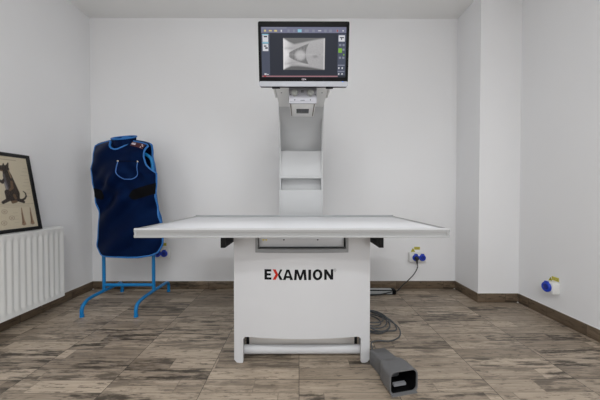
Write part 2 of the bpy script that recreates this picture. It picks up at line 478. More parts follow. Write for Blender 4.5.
# lettering on the curved front panel
LZ, LS = 0.4715, 0.0565 / 60.0              # baseline, metres per unit (cap height 60)
LX = -0.1875
def onpanel(u, v, t):
    x = LX + (u - 60) * LS * 0.846
    return Vector((x, pf(x) - .0003 - t, LZ + v * LS))
def letter(name, polys, m):
    bm = bmesh.new()
    for p in polys: add_prism(bm, p, onpanel, 0.0, .0009)
    obj(name, bm, m, front)
def S(pts): return pts
letter('letter_e', [[(60, 0), (108, 0), (108, 13), (78, 13), (78, 24), (104, 24), (104, 36.5), (78, 36.5), (78, 47), (107, 47), (107, 60), (60, 60)]], M['ink'])
letter('letter_x_red', [[(116, 60), (137, 60), (153, 34), (153, 26), (136, 0), (115, 0), (136, 30)]], M['red'])
letter('letter_x_black', [[(153.5, 34), (159, 44), (167, 60), (183, 60), (165, 30), (186, 0), (165, 0), (153.5, 22)]], M['ink'])
letter('letter_a', [[(186, 0), (205, 0), (209, 11), (209, 23), (220, 47), (220, 60), (210, 60)],
                    [(209, 11), (231, 11), (231, 23), (209, 23)],
                    [(220, 60), (220, 47), (231, 23), (231, 11), (235, 0), (255, 0), (230, 60)]], M['ink'])
letter('letter_m', [[(261, 0), (278, 0), (282, 38), (282, 60), (267, 60)], [(282, 60), (282, 38), (297, 0), (311, 0), (326, 38), (326, 60), (320, 60), (304, 20), (288, 60)],
                    [(326, 60), (326, 38), (330, 0), (347, 0), (341, 60)]], M['ink'])
letter('letter_i', [[(358, 0), (377, 0), (377, 60), (358, 60)]], M['ink'])
ring = []
for k in range(28):
    a0 = 2 * PI * k / 28; a1 = 2 * PI * (k + 1) / 28
    e = lambda rx, ry, a: (421 + rx * math.cos(a), 30 + ry * math.sin(a))
    ring.append([e(33, 31.5, a0), e(33, 31.5, a1), e(15, 18.5, a1), e(15, 18.5, a0)])
letter('letter_o', ring, M['ink'])
letter('letter_n', [[(466, 0), (483, 0), (483, 34), (483, 60), (466, 60)], [(483, 60), (483, 34), (509, 0), (511, 0), (511, 24)], [(511, 60), (511, 0), (528, 0), (528, 60)]], M['ink'])
ring = []
for k in range(20):
    a0 = 2 * PI * k / 20; a1 = 2 * PI * (k + 1) / 20
    e = lambda r_, a: (540 + r_ * math.cos(a), 54 + r_ * math.sin(a))
    ring.append([e(9.5, a0), e(9.5, a1), e(7.7, a1), e(7.7, a0)])
ring += [[(536, 49), (538, 49), (538, 59), (536, 59)], [(538, 59), (538, 57.3), (541, 57.3), (541, 55), (538, 55), (538, 53.4), (543, 53.4), (543, 59)],
         [(540, 53.4), (542.5, 53.4), (545, 49), (542.5, 49)]]
letter('registered_mark', ring, M['recess'])
obj('side_button', lathe([(.001, 0), (.006, 0), (.006, .006), (.001, .007)], frame_m((CX + HW - .004, 1.60, .572), (0, 1, 0), (0, 0, 1), (1, 0, 0)), seg=12), M['black'], xr)

# floating table top
TX0, TX1, TY0, TY1, TZ = -0.768, 0.703, 1.300, 2.067, 0.773
CTX = .5 * (TX0 + TX1)
top = obj('table_top', box(TX0 + .012, TX1 - .012, TY0 + .014, TY1 - .014, .744, TZ - .001, bev=.001), M['top'], xr)
# aluminium edge profile: grooved extrusion (u outwards, v up)
prof = [(0, .000), (.010, .000), (.012, .003), (.012, .011), (.0085, .013), (.0085, .024), (.012, .026), (.012, .036), (.0105, .041), (.006, .0425), (-.012, .0425), (-.016, .041), (-.016, .0405), (0, .0405)]
zb = TZ - .041
def rail(name, p0, p1, out, m):
    bm = bmesh.new(); d = Vector(p1) - Vector(p0); o = Vector(out)
    fn = lambda u, v, t: Vector(p0) + d * t + o * u + Vector((0, 0, v))
    n = 12
    add_prism(bm, prof, fn, 0.0, 1.0)
    return obj(name, bm, m, top, angle=25)
rail('edge_rail', (TX0, TY0 + .012, zb), (TX1, TY0 + .012, zb), (0, -1, 0), M['alu'])
rail('edge_rail', (TX0, TY1 - .012, zb), (TX1, TY1 - .012, zb), (0, 1, 0), M['greyrail'])
for s, x in ((-1, TX0 + .012), (1, TX1 - .012)):
    rail('edge_rail', (x, TY0, zb), (x, TY1, zb), (s, 0, 0), M['endrail'])
obj('edge_lip', box(TX0 + .002, TX1 - .002, TY0 - .0015, TY0 + .010, TZ - .005, TZ + .0025, bev=.001), M['white'], top)
obj('lower_lip', box(TX0 + .002, TX1 - .002, TY0 - .001, TY0 + .010, zb - .001, zb + .009, bev=.001), M['endrail'], top)
obj('back_stop', box(TX0 + .010, TX1 - .010, TY1 - .016, TY1 - .002, TZ, TZ + .010, bev=.001), M['greyrail'], top)
for s in (-1, 1):                            # black runners under the top
    xa = CX + s * .400; xb = CX + s * .424
    bm = box(min(xa, xb), max(xa, xb), 1.45, 2.05, .655, .738, bev=.002)
    obj('runner', bm, M['satin'], xr)
obj('carriage', box(CX - .37, CX + .37, 1.56, 2.02, .716, .743, bev=.002), M['satin'], xr)

# column: C-shaped side plates, inner curved panel
KX0, KX1 = -0.149, 0.181
def arc(c, r, a0, a1, n=8):
    return [(c[0] + r * math.cos(math.radians(a0 + (a1 - a0) * k / n)), c[1] + r * math.sin(math.radians(a0 + (a1 - a0) * k / n))) for k in range(n + 1)]
front_edge = [(2.142, .03), (2.142, 1.0), (2.135, 1.20), (2.095, 1.42), (2.055, 1.56), (2.045, 1.66), (2.045, 1.80)]
outer = arc((2.22, 1.55), .25, 90, 0, 10) + [(2.47, .03)]
side_poly = front_edge + outer
for x0, x1 in ((KX0, KX0 + .010), (KX1 - .010, KX1)):
    obj('column_side_plate', prism(side_poly, lambda u, v, t: Vector((t, u, v)), x0, x1), M['colwhite'], xr, angle=25)
def ribbon(name, line, m, x0=KX0 + .010, x1=KX1 - .010, th=.008):
    bm = bmesh.new()
    pts = [Vector((0, a, b)) for a, b in line]; nrm = []
    for i in range(len(pts)):
        t = pts[min(i + 1, len(pts) - 1)] - pts[max(i - 1, 0)]; t.normalize(); nrm.append(Vector((0, t.z, -t.y)))
    A = []
    for p, n in zip(pts, nrm):
        q = p + n * th
        A.append([bm.verts.new((x0, p.y, p.z)), bm.verts.new((x1, p.y, p.z)), bm.verts.new((x1, q.y, q.z)), bm.verts.new((x0, q.y, q.z))])
    for a, b in zip(A, A[1:]):
        for k in range(4): bm.faces.new((a[k], a[(k + 1) % 4], b[(k + 1) % 4], b[k]))
    bm.faces.new(A[0]); bm.faces.new(A[-1][::-1])
    return obj(name, bm, m, xr, angle=30)
inner = [(v.y, v.z) for v in catmull([(0, 2.265, 1.20), (0, 2.255, 1.28), (0, 2.215, 1.38), (0, 2.14, 1.46), (0, 2.03, 1.52), (0, 1.93, 1.545)], 6)]
ribbon('column_inner_panel', inner, M['colwhite'])
obj('column_middle_cover', prism([(2.168, 1.272), (2.158, 1.268), (2.150, 1.075), (2.146, 1.070), (2.146, 1.058), (2.25, 1.058), (2.25, 1.272)], lambda u, v, t: Vector((t, u, v)), KX0 + .010, KX1 - .010), M['colwhite'], xr, angle=20)
obj('column_recess_panel', box(KX0 + .010, KX1 - .010, 2.230, 2.25, .955, 1.058), M['colwhite'], xr)
obj('column_lower_cover', prism([(2.150, .05), (2.150, .962), (2.154, .970), (2.25, .970), (2.25, .05)], lambda u, v, t: Vector((t, u, v)), KX0 + .010, KX1 - .010), M['colwhite'], xr, angle=20)
obj('column_back_panel', box(KX0 + .010, KX1 - .010, 2.455, 2.468, .03, 1.58), M['colwhite'], xr)
# tube head
obj('head_bottom_plate', box(KX0 + .014, KX1 - .014, 1.577, 1.945, 1.540, 1.552), M['headwhite'], xr)
for x0, x1 in ((KX0, KX0 + .012), (KX1 - .012, KX1)):
    obj('head_side_plate', box(x0, x1, 1.577, 1.765, 1.536, 1.80, bev=.003), M['headwhite'], xr)
for x0, x1 in ((KX0 + .013, KX0 + .021), (KX1 - .021, KX1 - .013)):
    obj('neck_side_plate', box(x0, x1, 1.765, 2.045, 1.553, 1.80), M['colwhite'], xr)
obj('head_front_plate', box(KX0 + .012, KX1 - .012, 1.577, 1.589, 1.553, 1.80), M['colwhite'], xr)
obj('head_top_plate', box(KX0 + .013, KX1 - .013, 1.590, 2.23, 1.786, 1.799), M['colwhite'], xr)
for x in (-.105, .137):
    obj('screw', lathe([(.001, 0), (.004, 0), (.004, .002), (.001, .003)], frame_m((x, 1.68, 1.540), (1, 0, 0), (0, -1, 0), (0, 0, -1)), seg=12), M['recess'], xr)
# collimator
QX0, QX1 = -.056, .098
coll = obj('collimator', box(QX0, QX1, 1.600, 1.865, 1.455, 1.5395, bev=.004), M['colwhite'], xr)
obj('collimator_bezel', prism(rrect(QX0 - .001, QX1 + .001, 1.447, 1.539, .006), lambda u, v, t: Vector((u, t, v)), 1.588, 1.600), M['face'], coll)
plate = obj('control_plate', prism(rrect(QX0 + .002, QX1 - .002, 1.4555, 1.529, .003), lambda u, v, t: Vector((u, t, v)), 1.5855, 1.5885), M['face'], coll)
for x in (-.024, .064):
    k = lathe([(.001, 0), (.0185, 0), (.0185, .004), (.0165, .006), (.0165, .016), (.014, .019), (.001, .019)], frame_m((x, 1.5855, 1.5045), (1, 0, 0), (0, 0, 1), (0, -1, 0)), seg=28)
    add_box(k, x - .002, x + .002, 1.562, 1.568, 1.492, 1.5185, bev=.001)
    obj('control_knob', k, M['knob'], coll)
for x in (-.049, .091):
    obj('screw', lathe([(.001, 0), (.0028, 0), (.0028, .002), (.001, .002)], frame_m((x, 1.5855, 1.494), (1, 0, 0), (0, 0, 1), (0, -1, 0)), seg=10), M['satin'], plate)
for x in (-.024, .064): obj('indicator_mark', box(x - .003, x + .003, 1.5845, 1.5858, 1.462, 1.468), M['satin'], plate)
for dx, dz in ((0, 0), (.007, 0), (0, .007), (.007, .007)): obj('centre_mark', box(.013 + dx, .018 + dx, 1.5845, 1.5858, 1.5065 + dz, 1.5115 + dz), M['satin'], plate)
for i in range(4): obj('caption_mark', box(.009 + i * .006, .013 + i * .006, 1.5845, 1.5858, 1.461, 1.465), M['satin'], plate)
for sx in (-.024, .064):
    for q in range(7):
        a = math.radians(200 + q * 23); px = sx + .0225 * math.cos(a); pz = 1.5045 + .0225 * math.sin(a)
        obj('scale_tick', box(px - .0009, px + .0009, 1.5848, 1.5858, pz - .0009, pz + .0009), M['satin'], plate)
lower = obj('collimator_base', box(QX0 + .002, QX1 - .002, 1.592, 1.868, 1.4495, 1.455, bev=.001), M['headwhite'], coll)
obj('exit_window', box(-.016, .060, 1.70, 1.785, 1.4475, 1.4498), M['glassdark'], coll)
for x in (-.048, .088):
    obj('rail_slot', box(x - .003, x + .003, 1.60, 1.85, 1.4475, 1.4498), M['slot'], coll)

# ------------------------------------------------------------------ monitor on the head
tilt = math.radians(9.0)
MM = frame_m((.0245, 1.500, 1.6735), (1, 0, 0), (0, -math.sin(tilt), math.cos(tilt)), (0, -math.cos(tilt), -math.sin(tilt)))
mon = thing('monitor', 'black flat monitor with silver lower edge showing an animal chest X-ray', 'monitor', (.0255, 1.500, 1.6785))
MW, MH = .2385, .1600
def ml(u, v, t): return MM @ Vector((u, v, t))
obj('housing', prism(rrect(-MW, MW, -MH, MH, .010), ml, -.026, .004), M['satin'], mon)
# front bezel ring (black), with opening for the screen
SX0, SX1, SY0, SY1 = -.2225, .2225, -.1145, .1340
bm = bmesh.new()
for p in ([(-MW + .001, -.134), (MW - .001, -.134), (MW - .001, SY0), (-MW + .001, SY0)], rrect(-MW + .001, MW - .001, SY1, MH - .001, .008),
          [(-MW + .001, SY0), (SX0, SY0), (SX0, SY1 + .009), (-MW + .001, SY1 + .009)], [(SX1, SY0), (MW - .001, SY0), (MW - .001, SY1 + .009), (SX1, SY1 + .009)]):
    add_prism(bm, p, ml, .004, .009)
obj('bezel', bm, M['black'], mon)
obj('lower_edge', prism(rrect(-MW, MW, -MH - .001, -.135, .008), ml, .0042, .012), M['silver'], mon)
for x0, x1 in ((-.170, -.128), (.122, .160)):
    obj('rubber_pad', prism([(x0, -MH - .007), (x1, -MH - .007), (x1, -MH - .0012), (x0, -MH - .0012)], ml, -.02, .008), M['black'], mon)
obj('power_light', prism([(.205, -.138), (.214, -.138), (.214, -.1355), (.205, -.1355)], ml, .012, .0125), M['led'], mon)
bm = bmesh.new()                              # small pale maker's mark: two loops and a bar
for cx in (-.0045, .0035):
    for k in range(14):
        a0 = 2 * PI * k / 14; a1 = 2 * PI * (k + 1) / 14
        e = lambda rr, a: (cx + 1.3 * rr * math.cos(a), -.1245 + rr * math.sin(a))
        add_prism(bm, [e(.0042, a0), e(.0042, a1), e(.0028, a1), e(.0028, a0)], ml, .009, .0094)
add_prism(bm, [(.009, -.127), (.0125, -.127), (.0125, -.122), (.009, -.122)], ml, .009, .0094)
obj('maker_mark', bm, M['s_white'] if False else M['labelw'], mon)
bm = bmesh.new()
bm = prism([(-.05, .03), (.05, .03), (.05, .13), (-.05, .13)], ml, -.060, -.026)
obj('mount_plate', bm, M['satin'], mon)
screen = obj('screen', prism([(SX0, SY0), (SX1, SY0), (SX1, SY1), (SX0, SY1)], ml, .004, .0050), M['s_bg'], mon)
SW = SX1 - SX0; SH = SY1 - SY0
# screen pixel frame: a = 0..1 left-right, b = 0..1 top-down
def srect(bm, a0, a1, b0, b1, lay):
    add_prism(bm, [(SX0 + a0 * SW, SY1 - b1 * SH), (SX0 + a1 * SW, SY1 - b1 * SH), (SX0 + a1 * SW, SY1 - b0 * SH), (SX0 + a0 * SW, SY1 - b0 * SH)], ml, .0050, .0050 + .0001 * lay)
def sgroup(name, m, rects, lay):
    for q in rects:
        bm = bmesh.new(); srect(bm, *q, lay); obj(name, bm, m, screen)
sgroup('toolbar', M['s_bar'], [(0, 1, 0, .115)], 1)
sgroup('menu_row', M['s_mid'], [(.01, .30, .008, .026)], 2)
sgroup('side_strip', M['s_panel'], [(0.0, .098, .13, .955), (.905, 1, .13, .955)], 1)
sgroup('status_bar', M['s_pink'], [(0, .91, .962, .985)], 2)
sgroup('thumbnail_border', M['s_cyan'], [(.012, .085, .135, .155), (.012, .085, .295, .322)], 2)
sgroup('thumbnail', M['s_white'], [(.015, .082, .160, .290), (.015, .082, .330, .470), (.912, .985, .16, .28)], 2)
sgroup('thumbnail_shade', M['s_bg'], [(.03, .07, .175, .20), (.03, .06, .36, .385), (.045, .075, .395, .425), (.925, .975, .195, .215), (.942, .952, .215, .25)], 3)
sgroup('toolbar_icon', M['s_gold'], [(.035, .058, .055, .09), (.092, .125, .06, .085), (.155, .187, .058, .09)], 3)
sgroup('toolbar_icon', M['s_white'], [(.23, .245, .055, .095), (.67, .705, .065, .08), (.955, .97, .06, .085), (.03, .055, .915, .945), (.06, .08, .93, .945), (.915, .93, .79, .825), (.955, .97, .79, .825), (.915, .93, .91, .94), (.955, .97, .91, .94)], 3)
sgroup('toolbar_icon', M['s_cyan'], [(.43, .475, .045, .10)], 2)
sgroup('toolbar_icon', M['s_mid'], [(.31, .335, .05, .10), (.375, .395, .05, .10), (.51, .56, .05, .10), (.60, .63, .05, .10), (.74, .77, .05, .10), (.80, .83, .05, .10), (.88, .91, .05, .10),
                               (.92, .945, .33, .37), (.96, .985, .33, .37), (.96, .985, .42, .46), (.92, .945, .58, .62), (.96, .985, .58, .62), (.91, .99, .74, .76), (.91, .99, .865, .885)], 2)
sgroup('toolbar_icon', M['s_green'], [(.912, .955, .415, .50), (.97, .985, .525, .555)], 3)
sgroup('toolbar_icon', M['s_red'], [(.888, .903, .055, .09), (.02, .05, .957, .985)], 3)

def color_grid(name, nu, nv, fn, colfn, m, parent):
    """fn(u,v)->point, colfn(U,V arrays)->rgb arrays; colours per vertex"""
    us = np.linspace(0, 1, nu + 1); vs = np.linspace(0, 1, nv + 1)
    U, V = np.meshgrid(us, vs, indexing='ij')
    col = colfn(U, V)
    base = wloc(parent)
    verts = [tuple(fn(u, v) - base) for u in us for v in vs]
    faces = [(i * (nv + 1) + j, (i + 1) * (nv + 1) + j, (i + 1) * (nv + 1) + j + 1, i * (nv + 1) + j + 1) for i in range(nu) for j in range(nv)]
    me = bpy.data.meshes.new(name); me.from_pydata(verts, [], faces)
    at = me.color_attributes.new('print', 'FLOAT_COLOR', 'POINT')
    at.data.foreach_set('color', np.concatenate([col.reshape(-1, 3), np.ones(((nu + 1) * (nv + 1), 1))], axis=1).astype(np.float32).ravel())
    me.materials.append(m); me.update()
    o = bpy.data.objects.new(name, me); COL.objects.link(o); o.parent = parent
    return o

def sstep(a, b, x):
    t = np.clip((x - a) / (b - a), 0, 1); return t * t * (3 - 2 * t)
def xray_col(U, V):
    """chest radiograph, cranial end to the left; x,y in a 420 x 330 frame, y down"""
    x = U * 420; y = (1 - V) * 330
    rng = np.random.RandomState(4)
    topb = np.interp(x, [0, 60, 110, 180, 300, 420], [0, 40, 62, 48, 22, 0])
    botb = np.interp(x, [0, 30, 80, 150, 250, 340, 420], [330, 312, 292, 290, 300, 316, 330])
    body = sstep(-10, 14, y - topb) * sstep(-10, 14, botb - y)
    g = np.full_like(x, .47)
    g = g + .42 * np.exp(-((x - 15) / 50.) ** 2)
    # neck / forelimbs: brighter bands
    g += .22 * np.exp(-((y - 165 - 0 * x) / 45.) ** 2) * (x < 130) * (1 - x / 160)
    g -= .25 * np.exp(-((y - 108 + .05 * x) / 14.) ** 2) * np.exp(-((x - 40) / 55.) ** 2)
    g -= .22 * np.exp(-((y - 265) / 16.) ** 2) * np.exp(-((x - 60) / 70.) ** 2)
    # lungs: a dark wedge opening to the right
    t = np.clip((x - 55) / 210., 0, 1)
    up = 148 - 100 * t ** .85; dn = 190 + 90 * t ** .6
    dia = 232 + 0.0016 * (y - 165) ** 2 * 1.6
    lung = sstep(0, 10, y - up) * sstep(0, 10, dn - y) * sstep(0, 8, x - 55) * sstep(0, 8, dia - x)
    g = g * (1 - .80 * lung)
    ribs = (np.sin(x * .42 + .02 * (y - 165) * np.sign(165 - y)) > .2) * lung
    g += .10 * ribs
    heart = np.exp(-(((x - 172) / 56.) ** 2 + ((y - 178) / 55.) ** 2) ** 3)
    g = g * (1 - heart) + .56 * heart
    spine = np.exp(-((y - 170) / 11.) ** 2); g += .06 * spine + .03 * np.sin(x * .5) * spine
    gas = np.exp(-(((x - 325) / 26.) ** 2 + ((y - 190) / 16.) ** 2)); g -= .22 * gas
    gas = np.exp(-(((x - 370) / 16.) ** 2 + ((y - 168) / 8.) ** 2)); g -= .14 * gas
    g += .25 * np.exp(-((y - botb + 26) / 8.) ** 2) * (x > 40) * (x < 260) * .5
    edge = np.exp(-((x - 412) / 5.) ** 2) + np.exp(-((x - 5) / 6.) ** 2); g += .35 * edge
    g += (rng.rand(*x.shape) - .5) * .12
    g = np.clip(g, .02, 1.0)
    g = g * body + .055 * (1 - body)
    return np.stack([g, g * .97, g * .985], -1)
a0, a1, b0, b1 = .258, .752, .212, .845
color_grid('xray_image', 126, 98, lambda u, v: ml(SX0 + (a0 + (a1 - a0) * u) * SW, SY1 - (b1 - (b1 - b0) * v) * SH, .0053), xray_col, M['xray'], screen)

# ------------------------------------------------------------------ radiator on the left wall
RXF = -1.922; RY0, RY1 = 1.10, 2.290; RZB, RZT = .105, .668
rad = thing('radiator', 'white fluted panel radiator under the leaning chart on the left wall', 'radiator', (-1.98, 1.7, RZB))
bm = bmesh.new()
# fluted front: profile along y, with flat bands top and bottom
pitch = 0.0455; n = int((RY1 - RY0) / pitch)
ys = []
y = RY1 - .020
while y > RY0 + .03:
    ys += [(y, 0), (y - .010, -.008), (y - .019, -.008), (y - .029, 0)]; y -= pitch
ys = [(RY1, 0)] + ys + [(RY0, 0)]
zlv = [(RZB, 0), (RZB + .032, 0), (RZB + .050, 1), (RZT - .055, 1), (RZT - .036, 0), (RZT - .004, 0), (RZT, -.5)]
rows = []
for yy, dd in ys:
    rows.append([bm.verts.new((RXF + (dd * k if k >= 0 else -.004), yy, zz)) for zz, k in zlv])
for A, B in zip(rows, rows[1:]):
    for k in range(len(zlv) - 1): bm.faces.new((A[k], A[k + 1], B[k + 1], B[k]))
r = bmesh.ops.extrude_face_region(bm, geom=list(bm.faces))
bmesh.ops.translate(bm, verts=[v for v in r['geom'] if isinstance(v, bmesh.types.BMVert)], vec=(-.014, 0, 0))
obj('front_panel', bm, M['rad'], rad, angle=28)
obj('back_panel', box(-2.022, -2.008, RY0, RY1, RZB, RZT - .004, bev=.003), M['rad'], rad)
bm = bmesh.new()
add_box(bm, -2.020, RXF - .016, RY1 - .006, RY1 + .002, RZB + .02, RZT + .006, bev=.002)
obj('side_cover', bm, M['rad'], rad)
obj('side_cover', box(-2.020, RXF - .016, RY0 - .002, RY0 + .006, RZB + .02, RZT + .006, bev=.002), M['rad'], rad)
bm = bmesh.new()
add_box(bm, -2.022, -2.012, RY0, RY1 - .006, RZT - .002, RZT + .006); add_box(bm, RXF - .026, RXF - .016, RY0, RY1 - .006, RZT - .002, RZT + .006)
for i in range(int((RY1 - RY0) / .02)):
    yy = RY0 + .01 + i * .02
    add_box(bm, -2.012, RXF - .026, yy, yy + .012, RZT - .001, RZT + .004)
obj('top_grille', bm, M['rad'], rad)
for yy in (RY1 - .12, RY0 + .15): obj('wall_bracket', box(XL + .0005, -2.022, yy - .02, yy + .02, .2, .6), M['rad'], rad)
vb = lathe([(.001, 0), (.009, 0), (.009, .014), (.007, .018), (.007, .026), (.001, .027)], frame_m((-1.965, RY1 - .16, RZB + .002), (1, 0, 0), (0, -1, 0), (0, 0, -1)), seg=14)
add_tube(vb, [(-1.968, RY1 - .16, RZB - .018), (XL + .001, RY1 - .16, RZB - .018)], .006, 10)
obj('valve', vb, M['chrome'], rad)

# ------------------------------------------------------------------ framed chart leaning on the wall
FW, FH = .42, .553
sl = .092 / FH; cl_ = math.sqrt(1 - sl * sl)
PM = frame_m((-1.929, 2.105, RZT + .0085), (0, 1, 0), (-sl, 0, cl_), (cl_, 0, sl))   # local x = -s (right edge at 0)
pl = lambda u, v, t: PM @ Vector((u, v, t))
chart = thing('framed_chart', 'black framed animal anatomy chart leaning on the wall on top of the radiator', 'picture', tuple(PM @ Vector((-FW / 2, 0, 0))))
fb = .024
for nm, p in (('frame', [(-FW, 0), (0, 0), (-fb, fb), (-FW + fb, fb)]), ('frame', [(0, 0), (0, FH), (-fb, FH - fb), (-fb, fb)]),
              ('frame', [(0, FH), (-FW, FH), (-FW + fb, FH - fb), (-fb, FH - fb)]), ('frame', [(-FW, FH), (-FW, 0), (-FW + fb, fb), (-FW + fb, FH - fb)])):
    obj(nm, prism(p, pl, -.014, .004), M['frame'], chart)
obj('backing_board', prism([(-FW + .003, .003), (-.003, .003), (-.003, FH - .003), (-FW + .003, FH - .003)], pl, -.0145, -.006), M['tan'], chart)
IW, IH = FW - 2 * fb, FH - 2 * fb
def seg_d(x, y, a, b):
    ax, ay = a; bx, by = b; vx, vy = bx - ax, by - ay
    t = np.clip(((x - ax) * vx + (y - ay) * vy) / (vx * vx + vy * vy), 0, 1)
    return np.hypot(x - ax - t * vx, y - ay - t * vy), t
def chart_col(U, V):
    s = FW - fb - U * IW                    # distance from the frame's right edge (m)
    v = fb + V * IH
    x = -s; y = v
    rng = np.random.RandomState(2)
    n = rng.rand(*x.shape)
    paper = np.array([.60, .53, .40])
    col = np.ones(x.shape + (3,)) * paper * (0.97 + .06 * n[..., None])
    def paint(mask, c):
        m_ = np.clip(mask, 0, 1)[..., None]; col[:] = col * (1 - m_) + np.array(c) * m_
    def limb(pts, c, soft=.002):
        m_ = np.zeros_like(x)
        for (xa, ya, ra), (xb, yb, rb) in zip(pts, pts[1:]):
            d, t = seg_d(x, y, (xa, ya), (xb, yb)); rr = ra + (rb - ra) * t
            m_ = np.maximum(m_, 1 - sstep(-soft, soft, d - rr))
        paint(m_, c); return m_
    dk = (.022, .018, .016); br = (.16, .10, .06); gr = (.11, .10, .11)
    # caption lines
    for k in range(9):
        yy = .245 + k * .026
        for xa, xb in ((-.085, -.035), (-.375, -.30)):
            paint(((x > xa + .012 * ((k * 7) % 3)) & (x < xb) & (abs(y - yy) < .0016)) * .45, (.25, .2, .15))
    paint(((abs(y - .196) < .0012)) * .6, (.2, .16, .12))
    for k in range(3): paint(((abs(y - .188 + .008 * k) < .0014) & (x > -.30 + .03 * k) & (x < -.06)) * .35, (.25, .2, .15))
    paint(((abs(y - .505) < .004) & (x > -.33) & (x < -.10)) * .5, (.2, .16, .12))
    # sitting-up animal
    limb([(-.125, .222, .008), (-.105, .222, .008), (-.085, .232, .007), (-.072, .25, .006), (-.075, .272, .005), (-.088, .285, .003)], dk)
    limb([(-.182, .425, .022), (-.178, .39, .030), (-.170, .33, .038), (-.160, .27, .044), (-.165, .24, .034)], dk)
    limb([(-.148, .26, .034), (-.135, .225, .014), (-.098, .208, .010)], dk)
    limb([(-.195, .275, .022), (-.202, .225, .013), (-.238, .207, .010)], dk)
    limb([(-.15, .212, .009), (-.175, .208, .010)], br)
    limb([(-.185, .375, .015), (-.218, .345, .011), (-.240, .358, .009), (-.252, .385, .007)], dk)
    limb([(-.158, .35, .008), (-.160, .31, .010), (-.178, .292, .007)], br)
    limb([(-.182, .440, .025), (-.212, .442, .019), (-.242, .434, .012)], dk)
    limb([(-.172, .452, .012), (-.158, .482, .004)], dk)
    limb([(-.192, .46, .008), (-.190, .476, .003)], dk)
    limb([(-.200, .40, .005), (-.196, .34, .008), (-.190, .30, .007)], gr)
    limb([(-.204, .345, .004), (-.198, .30, .006)], (.26, .24, .25))
    limb([(-.232, .430, .004), (-.205, .424, .005)], br)
    limb([(-.155, .255, .010), (-.15, .235, .008)], br)
    limb([(-.166, .43, .003), (-.156, .38, .004)], (.3, .2, .12))
    streak = (np.sin(x * 900 + 60 * np.sin(y * 60)) > .55) & (col[..., 0] < .1)
    paint(streak * .35, (.22, .16, .12))
    # small studies along the bottom
    for cx in (-.125, -.062):
        limb([(cx, .055, .015), (cx, .075, .009), (cx, .12, .006), (cx + .002, .165, .003)], (.30, .19, .12))
        limb([(cx - .004, .06, .004), (cx - .002, .13, .002)], (.14, .08, .05))
        paint(((abs(y - .046) < .0015) & (abs(x - cx) < .02)) * .5, (.2, .16, .12))
    for cx, cy in ((-.20, .10), (-.24, .145), (-.255, .07), (-.31, .11), (-.35, .08)):
        d = np.hypot((x - cx) / 1.2, y - cy)
        paint((1 - sstep(.001, .003, abs(d - .014))) * .6, (.25, .17, .11)); paint((d < .007) * .5, (.3, .2, .14))
    for k in range(5): paint(((abs(y - .045 - .022 * k) < .0012) & (x > -.185) & (x < -.155)) * .4, (.25, .2, .15))
    return col
color_grid('printed_sheet', 130, 180, lambda u, v: pl(-FW + fb + u * IW, fb + v * IH, -.003), chart_col, M['print'], chart)

# ------------------------------------------------------------------ apron stand (blue tube)
SXL, SXR, SYM = -1.676, -1.250, 2.40
stand = thing('apron_stand', 'blue tubular floor stand carrying the navy lead apron', 'stand', (-1.463, SYM, 0))
for s, x in ((-1, SXL), (1, SXR)):
    xf = x + (.020 if s < 0 else .006); xb = x - (.026 if s < 0 else .006)
    p = catmull([(xf, 2.125, .004), (xf, 2.125, .055), (xf, 2.150, .092), (x, 2.24, .105), (x, SYM, .108), (x, 2.58, .106), (xb, 2.660, .095), (xb, 2.685, .06), (xb, 2.685, .004)], 7)
    obj('foot_rail', tube(p, .0135, 14), M['bluemetal'], stand)
    obj('upright', tube([(x, SYM, .105), (x, SYM, .6), (x + s * .0, SYM, 1.20)], .0135, 14), M['bluemetal'], stand)
    for yy, xx in ((2.125, xf), (2.685, xb)):
        obj('foot_cap', lathe([(.001, 0), (.0155, 0), (.0155, .018), (.001, .019)], frame_m((xx, yy, 0), (1, 0, 0), (0, 1, 0), (0, 0, 1)), seg=14), M['bluemetal'], stand)
obj('crossbar', tube([(SXL, SYM, .158), (SXR, SYM, .158)], .0135, 14), M['bluemetal'], stand)
obj('top_bar', tube(catmull([(SXL, SYM, 1.19), (SXL + .02, SYM, 1.25), (SXL + .10, SYM, 1.285), (SXR - .10, SYM, 1.285), (SXR - .02, SYM, 1.25), (SXR, SYM, 1.19)], 6), .0135, 12), M['bluemetal'], stand)

# ------------------------------------------------------------------ lead apron
apron = thing('lead_apron', 'navy lead apron with bright blue binding hanging on the blue stand', 'apron', (-1.46, SYM, .40))
AY = 2.345                                   # mean front plane
def lerp_tab(t, tab):
    return float(np.interp(t, [a for a, _ in tab], [b for _, b in tab]))
XLt = [(.40, -1.672), (.453, -1.676), (.511, -1.690), (.561, -1.682), (.796, -1.672), (.947, -1.697), (1.081, -1.725), (1.148, -1.734), (1.215, -1.717), (1.298, -1.712), (1.349, -1.722), (1.5, -1.722)]
XRt = [(.40, -1.165), (.494, -1.152), (.545, -1.142), (.695, -1.156), (.762, -1.181), (.913, -1.198), (1.03, -1.193), (1.114, -1.198), (1.139, -1.240), (1.181, -1.281), (1.248, -1.303), (1.315, -1.296), (1.357, -1.273), (1.5, -1.27)]
ZTt = [(0, 1.345), (.10, 1.362), (.30, 1.384), (.335, 1.372), (.37, 1.335), (.42, 1.312), (.48, 1.303), (.54, 1.308), (.60, 1.325), (.66, 1.352), (.70, 1.385), (.86, 1.372), (.96, 1.358), (1, 1.345)]
ZBt = [(0, .500), (.02, .464), (.05, .440), (.10, .426), (.3, .420), (.5, .416), (.7, .420), (.88, .432), (.95, .450), (.98, .475), (1, .510)]
def a_xz(u, v):
    zb_, zt_ = lerp_tab(u, ZBt), lerp_tab(u, ZTt)
    z = zb_ + (zt_ - zb_) * v
    return lerp_tab(z, XLt) + (lerp_tab(z, XRt) - lerp_tab(z, XLt)) * u, z
